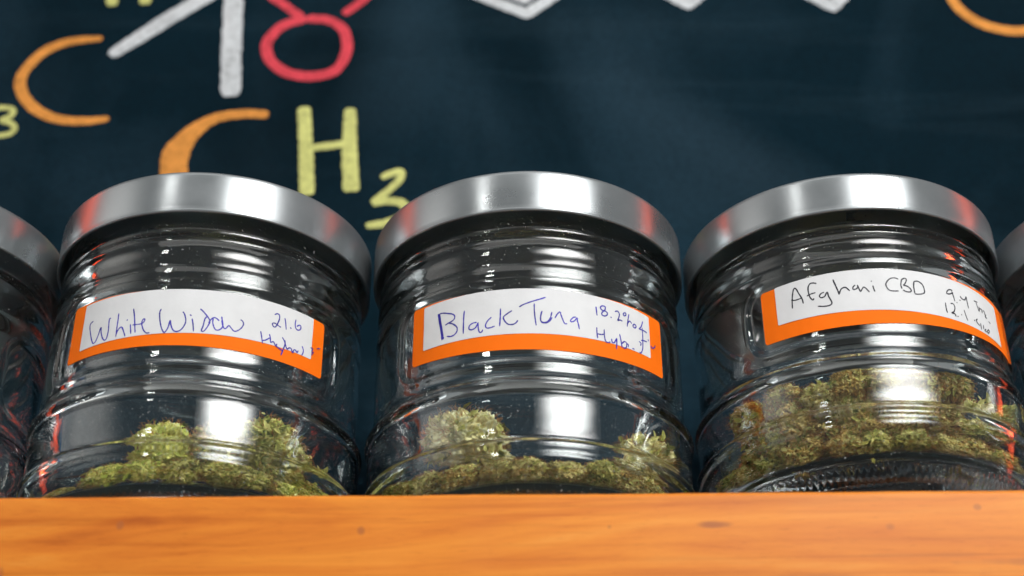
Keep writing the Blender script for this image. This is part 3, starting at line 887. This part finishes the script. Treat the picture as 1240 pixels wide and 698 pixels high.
def make_bud_meshes(seed, ax, nflap=230, nhair=330):
    """nugget of half-sizes ax (mm): torn, celled body; small curled leaf flaps; hairs"""
    rnd = random.Random(seed)
    planes = chunk_planes(seed)
    V, F, T = [], [], []
    bm = bmesh.new()
    bmesh.ops.create_icosphere(bm, subdivisions=6, radius=1)
    off = Vector((seed * 11.3, seed * 5.1, 0))
    for p in bm.verts:
        d = p.co.normalized()
        q = bud_surface(d, seed, ax, planes)
        w = q + Vector((noise.noise(q * 0.5 + off), noise.noise(q * 0.5 - off), noise.noise(q * 0.5 + off * 2))) * 1.5
        d1, pt1 = noise.voronoi(w * 0.36 + off)
        d2, pt2 = noise.voronoi(w * 0.95 - off)
        d3, pt3 = noise.voronoi(w * 2.1 + off)
        h = -2.3 * d1[0] ** 1.3 - 1.15 * d2[0] - 0.50 * d3[0] + 1.45
        h += 0.75 * noise.noise(w * 1.5) + 0.55 * noise.noise(w * 3.1)
        p.co = q + d * h
        c1 = noise.noise(pt1[0] * 5.1); c2 = noise.noise(pt2[0] * 3.7); c3 = noise.noise(pt3[0] * 4.3)
        T.append(0.26 + 0.34 * c1 + 0.42 * c2 + 0.36 * c3)
    bm.verts.index_update()
    V = [p.co.copy() for p in bm.verts]; F = [tuple(q.index for q in f.verts) for f in bm.faces]
    bm.free()
    # --- small torn leaf flaps hugging the body
    LV, LF, LT = [], [], []
    for i in range(nflap):
        d = Vector((rnd.gauss(0, 1), rnd.gauss(0, 1), rnd.gauss(0, 1))).normalized()
        base = bud_surface(d, seed, ax, planes) + d * rnd.uniform(-0.9, 0.5)
        side = d.cross(Vector((rnd.uniform(-1, 1), rnd.uniform(-1, 1), rnd.uniform(-1, 1)))).normalized()
        fwd = (side + d * rnd.uniform(0.05, 0.55)).normalized()
        wd = fwd.cross(d).normalized()
        L = rnd.uniform(1.2, 3.4); W = rnd.uniform(0.35, 0.95)
        i0 = len(LV); tint = rnd.uniform(0, 0.6); curl = rnd.uniform(-1.2, 0.5)
        n = 5
        for j in range(n + 1):
            s = j / n
            c_ = base + fwd * (L * s) + d * (curl * s * s) + wd * 0.3 * math.sin(s * 3 + i)
            w = W * math.sin(PI * min(1, 0.2 + s * 0.78)) * rnd.uniform(0.6, 1.1)
            LV += [c_ - wd * w + d * 0.25 * w, c_, c_ + wd * w + d * 0.25 * w]; LT += [tint, tint - .1, tint + 0.1 * s]
            if j:
                a0 = i0 + 3 * (j - 1)
                LF += [(a0, a0 + 1, a0 + 4, a0 + 3), (a0 + 1, a0 + 2, a0 + 5, a0 + 4)]
    # --- rust coloured hairs
    HV, HF = [], []
    for i in range(nhair):
        d = Vector((rnd.gauss(0, 1), rnd.gauss(0, 1), rnd.gauss(0, 1))).normalized()
        p = bud_surface(d, seed, ax, planes) + d * 0.1
        v_ = (d + Vector((rnd.uniform(-.7, .7), rnd.uniform(-.7, .7), rnd.uniform(-.5, .7)))).normalized()
        i0 = len(HV)
        n = 4
        for j in range(n + 1):
            q = v_.to_track_quat('Z', 'Y')
            rad = 0.075 * (1 - 0.6 * j / n)
            for k in range(3):
                HV.append(p + q @ Vector((rad * math.cos(k * 2.094), rad * math.sin(k * 2.094), 0)))
            if j:
                a0 = i0 + 3 * (j - 1)
                for k in range(3):
                    k2 = (k + 1) % 3
                    HF.append((a0 + k, a0 + k2, a0 + 3 + k2, a0 + 3 + k))
            p = p + v_ * rnd.uniform(0.35, 0.7)
            v_ = (v_ + Vector((rnd.uniform(-.6, .6), rnd.uniform(-.6, .6), rnd.uniform(-.6, .6)))).normalized()
    def fin(name, V_, F_, T_, smooth):
        me = bpy.data.meshes.new(name)
        me.from_pydata([tuple(p * MM) for p in V_], [], F_)
        if smooth: me.polygons.foreach_set("use_smooth", [True] * len(me.polygons))
        if T_ is not None:
            at = me.attributes.new("tint", 'FLOAT', 'POINT')
            at.data.foreach_set("value", T_)
        return me
    return fin("cannabis_bud", V, F, T, True), fin("leaf", LV, LF, LT, False), fin("pistil", HV, HF, None, False)

SHAPES = [(11, 8.5, 7), (9, 8, 6.5), (7.5, 7, 6), (12.5, 8, 7.5), (8.5, 7, 6.5)]
RAW = [make_bud_meshes(s + 2, ax) for s, ax in enumerate(SHAPES)]
CACHE = {}
def bud_meshes(shape, tone):
    key = (shape, tone)
    if key not in CACHE:
        c_, l_, h_ = (m_.copy() for m_ in RAW[shape])
        c_.materials.append(BUDMAT[tone]); l_.materials.append(LEAFMAT[tone]); h_.materials.append(HAIR)
        CACHE[key] = (c_, l_, h_)
    return CACHE[key]

def bud(jx, x, y, z, shape, tone, rot, scale, label, group):
    """x, y, z in mm: offset from the jar's axis, height above the shelf"""
    c_, l_, h_ = bud_meshes(shape, tone)
    o = tag(link("cannabis_bud", c_), label, "cannabis bud", group)
    o.location = (jx + x * MM, y * MM, z * MM)
    o.rotation_euler = rot
    k_ = random.Random(int((x * 31 + y * 17 + z * 7) * 100))
    if scale < 0.93:
        o.scale = (scale * k_.uniform(0.86, 1.25), scale * k_.uniform(0.86, 1.2), scale * k_.uniform(0.78, 1.1))
    else:
        o.scale = (scale,) * 3
    a = link("leaf", l_, o); a['kind'] = 'stuff'
    b_ = link("pistil", h_, o); b_['kind'] = 'stuff'
    return o

rnd = random.Random(11)
def scatter(jx, n, zlo, zhi, tones, label, group, rmax=36, smin=0.7, smax=1.0, pred=None, front=0.5):
    made = []
    tries = 0
    while len(made) < n and tries < 4000:
        tries += 1
        a = rnd.uniform(0, 2 * PI); r = rmax * math.sqrt(rnd.random())
        x, y = r * math.sin(a), -r * math.cos(a)
        if pred and not pred(x, y): continue
        s = rnd.uniform(smin, smax)
        z = rnd.uniform(zlo, zhi)
        if any((x - q[0]) ** 2 + (y - q[1]) ** 2 + 1.6 * (z - q[2]) ** 2 < (9.6 * (s + q[3]) / 2) ** 2 for q in made): continue
        made.append((x, y, z, s))
    for x, y, z, s in made:
        bud(jx, x, y, z, rnd.choice((1, 2, 4)), rnd.choice(tones), (rnd.uniform(-.5, .5), rnd.uniform(-.5, .5), rnd.uniform(0, 6.28)), s, label, group)
    return made

FLOOR = 7.2     # inner floor of an ordinary jar (mm above the shelf)
ORD = ["first", "second", "third", "fourth", "fifth", "sixth", "seventh", "eighth", "ninth", "tenth", "eleventh", "twelfth"]
TONE = {'green': 'yellow green', 'olive': 'olive green', 'tan': 'tan', 'brown': 'brownish'}
def front_row(jx, jar, group, n, zfun, tones, azs, r=37.5, shapes=(1, 2, 4), s0=0.8):
    """the buds pressed against the front glass, told apart by their order"""
    for i in range(n):
        az = math.radians(azs[0] + (azs[1] - azs[0]) * (i + 0.5) / n + rnd.uniform(-3, 3))
        sc_ = s0 * rnd.uniform(0.88, 1.1)
        rr_ = r - rnd.uniform(0, 2)
        t = rnd.choice(tones)
        lab = "%s bud against the front glass of the %s jar, %s from the left" % (TONE[t], jar, ORD[i])
        bud(jx, rr_ * math.sin(az), -rr_ * math.cos(az), zfun(i / (n - 1)) + rnd.uniform(-.6, .6), rnd.choice(shapes), t, (rnd.uniform(-.6, .6), rnd.uniform(-.6, .6), rnd.uniform(0, 6.28)), sc_, lab, group)

# jar 1: heap leaning to the right, sparse on the left
G1 = "buds in the White Widow jar"
bud(SX[1], 38, -3, FLOOR + 13, 1, 'olive', (0.2, 0.9, 0.4), 1.0, "dark olive bud wedged at the far right wall of the White Widow jar", G1)
bud(SX[1], 27, -22, FLOOR + 18.5, 3, 'olive', (0.5, 0.35, 1.2), 1.15, "largest olive green bud leaning on the right wall of the White Widow jar", G1)
bud(SX[1], 13, -32, FLOOR + 17, 2, 'olive', (0.9, 0.3, 0.6), 1.0, "olive green bud standing upright in the White Widow jar, right of its middle", G1)
bud(SX[1], -3, -29, FLOOR + 18.5, 0, 'green', (0.3, -0.4, 0.3), 1.0, "pale yellow bud on top of the heap in the middle of the White Widow jar", G1)
bud(SX[1], 5, -24, FLOOR + 16.5, 4, 'green', (0.4, 0.2, 2.6), 0.96, "yellow green bud between the two mounds of the White Widow jar", G1)
front_row(SX[1], "White Widow", G1, 7, lambda t: FLOOR + 6 + 1.5 * t, ['green', 'green', 'olive'], (-36, 84))
scatter(SX[1], 12, FLOOR + 4.5, FLOOR + 13, ['green', 'olive', 'green'], "yellow green dried bud lying behind the front row in the White Widow jar", G1, 33, 0.7, 0.95, lambda x, y: x > -12)
scatter(SX[1], 4, FLOOR + 2.6, FLOOR + 3.2, ['brown'], "small brown crumb of bud on the bare left floor of the White Widow jar", G1, 40, 0.36, 0.46, lambda x, y: x < -20 and y < 0)
# jar 2
G2 = "buds in the Black Tuna jar"
bud(SX[2], -17, -27, FLOOR + 20.5, 0, 'pale', (0.1, 0.12, 0.15), 1.22, "big tan bud standing highest in the Black Tuna jar", G2)
bud(SX[2], 34, -14, FLOOR + 19.5, 1, 'pale', (0.3, 0.5, 0.9), 1.08, "tan bud against the right wall of the Black Tuna jar", G2)
bud(SX[2], -38, -12, FLOOR + 10, 2, 'olive', (0.3, 0.5, 0.9), 0.75, "dark green bud against the left wall of the Black Tuna jar", G2)
front_row(SX[2], "Black Tuna", G2, 11, lambda t: FLOOR + 6.6, ['tan', 'brown', 'tan', 'olive'], (-88, 88))
scatter(SX[2], 20, FLOOR + 4.5, FLOOR + 9.0, ['tan', 'olive', 'brown', 'tan'], "tan green dried bud behind the front row in the Black Tuna jar", G2, 33, 0.65, 0.85)
# jar 3
F3 = 15.6
G3 = "buds in the Afghani CBD jar"
bud(SX[3], 31, -20, F3 + 20, 1, 'pale', (0.2, 0.4, 0.5), 1.0, "pale tan bud against the right wall of the Afghani CBD jar", G3)
bud(SX[3], -24, -26, F3 + 17, 1, 'brown', (0.4, 0.2, 0.9), 1.0, "rusty brown bud against the left front of the Afghani CBD jar", G3)
front_row(SX[3], "Afghani CBD", G3, 12, lambda t: F3 + 5.5, ['brown', 'olive', 'brown', 'tan'], (-92, 92))
scatter(SX[3], 20, F3 + 12, F3 + 25, ['brown', 'brown', 'tan', 'olive'], "crumbly brown or olive dried bud above the front row in the Afghani CBD jar", G3, 39, 0.7, 0.9, lambda x, y: y < -10 and x * x + y * y > 34 ** 2 and not 14 < x < 27)
scatter(SX[3], 60, F3 + 4.5, F3 + 32, ['olive', 'brown', 'brown', 'tan'], "crumbly brown or olive dried bud deep in the heap of the Afghani CBD jar", G3, 34, 0.66, 0.9)
# neighbours
scatter(SX[0], 4, FLOOR + 4.5, FLOOR + 6, ['olive'], "dried bud on the floor of the jar cut off at the left", "buds in the left edge jar", 37, 0.6, 0.75, lambda x, y: x > 14)
scatter(SX[4], 4, FLOOR + 4.5, FLOOR + 6, ['green'], "dried bud on the floor of the jar cut off at the right", "buds in the right edge jar", 37, 0.6, 0.75, lambda x, y: x < -14)
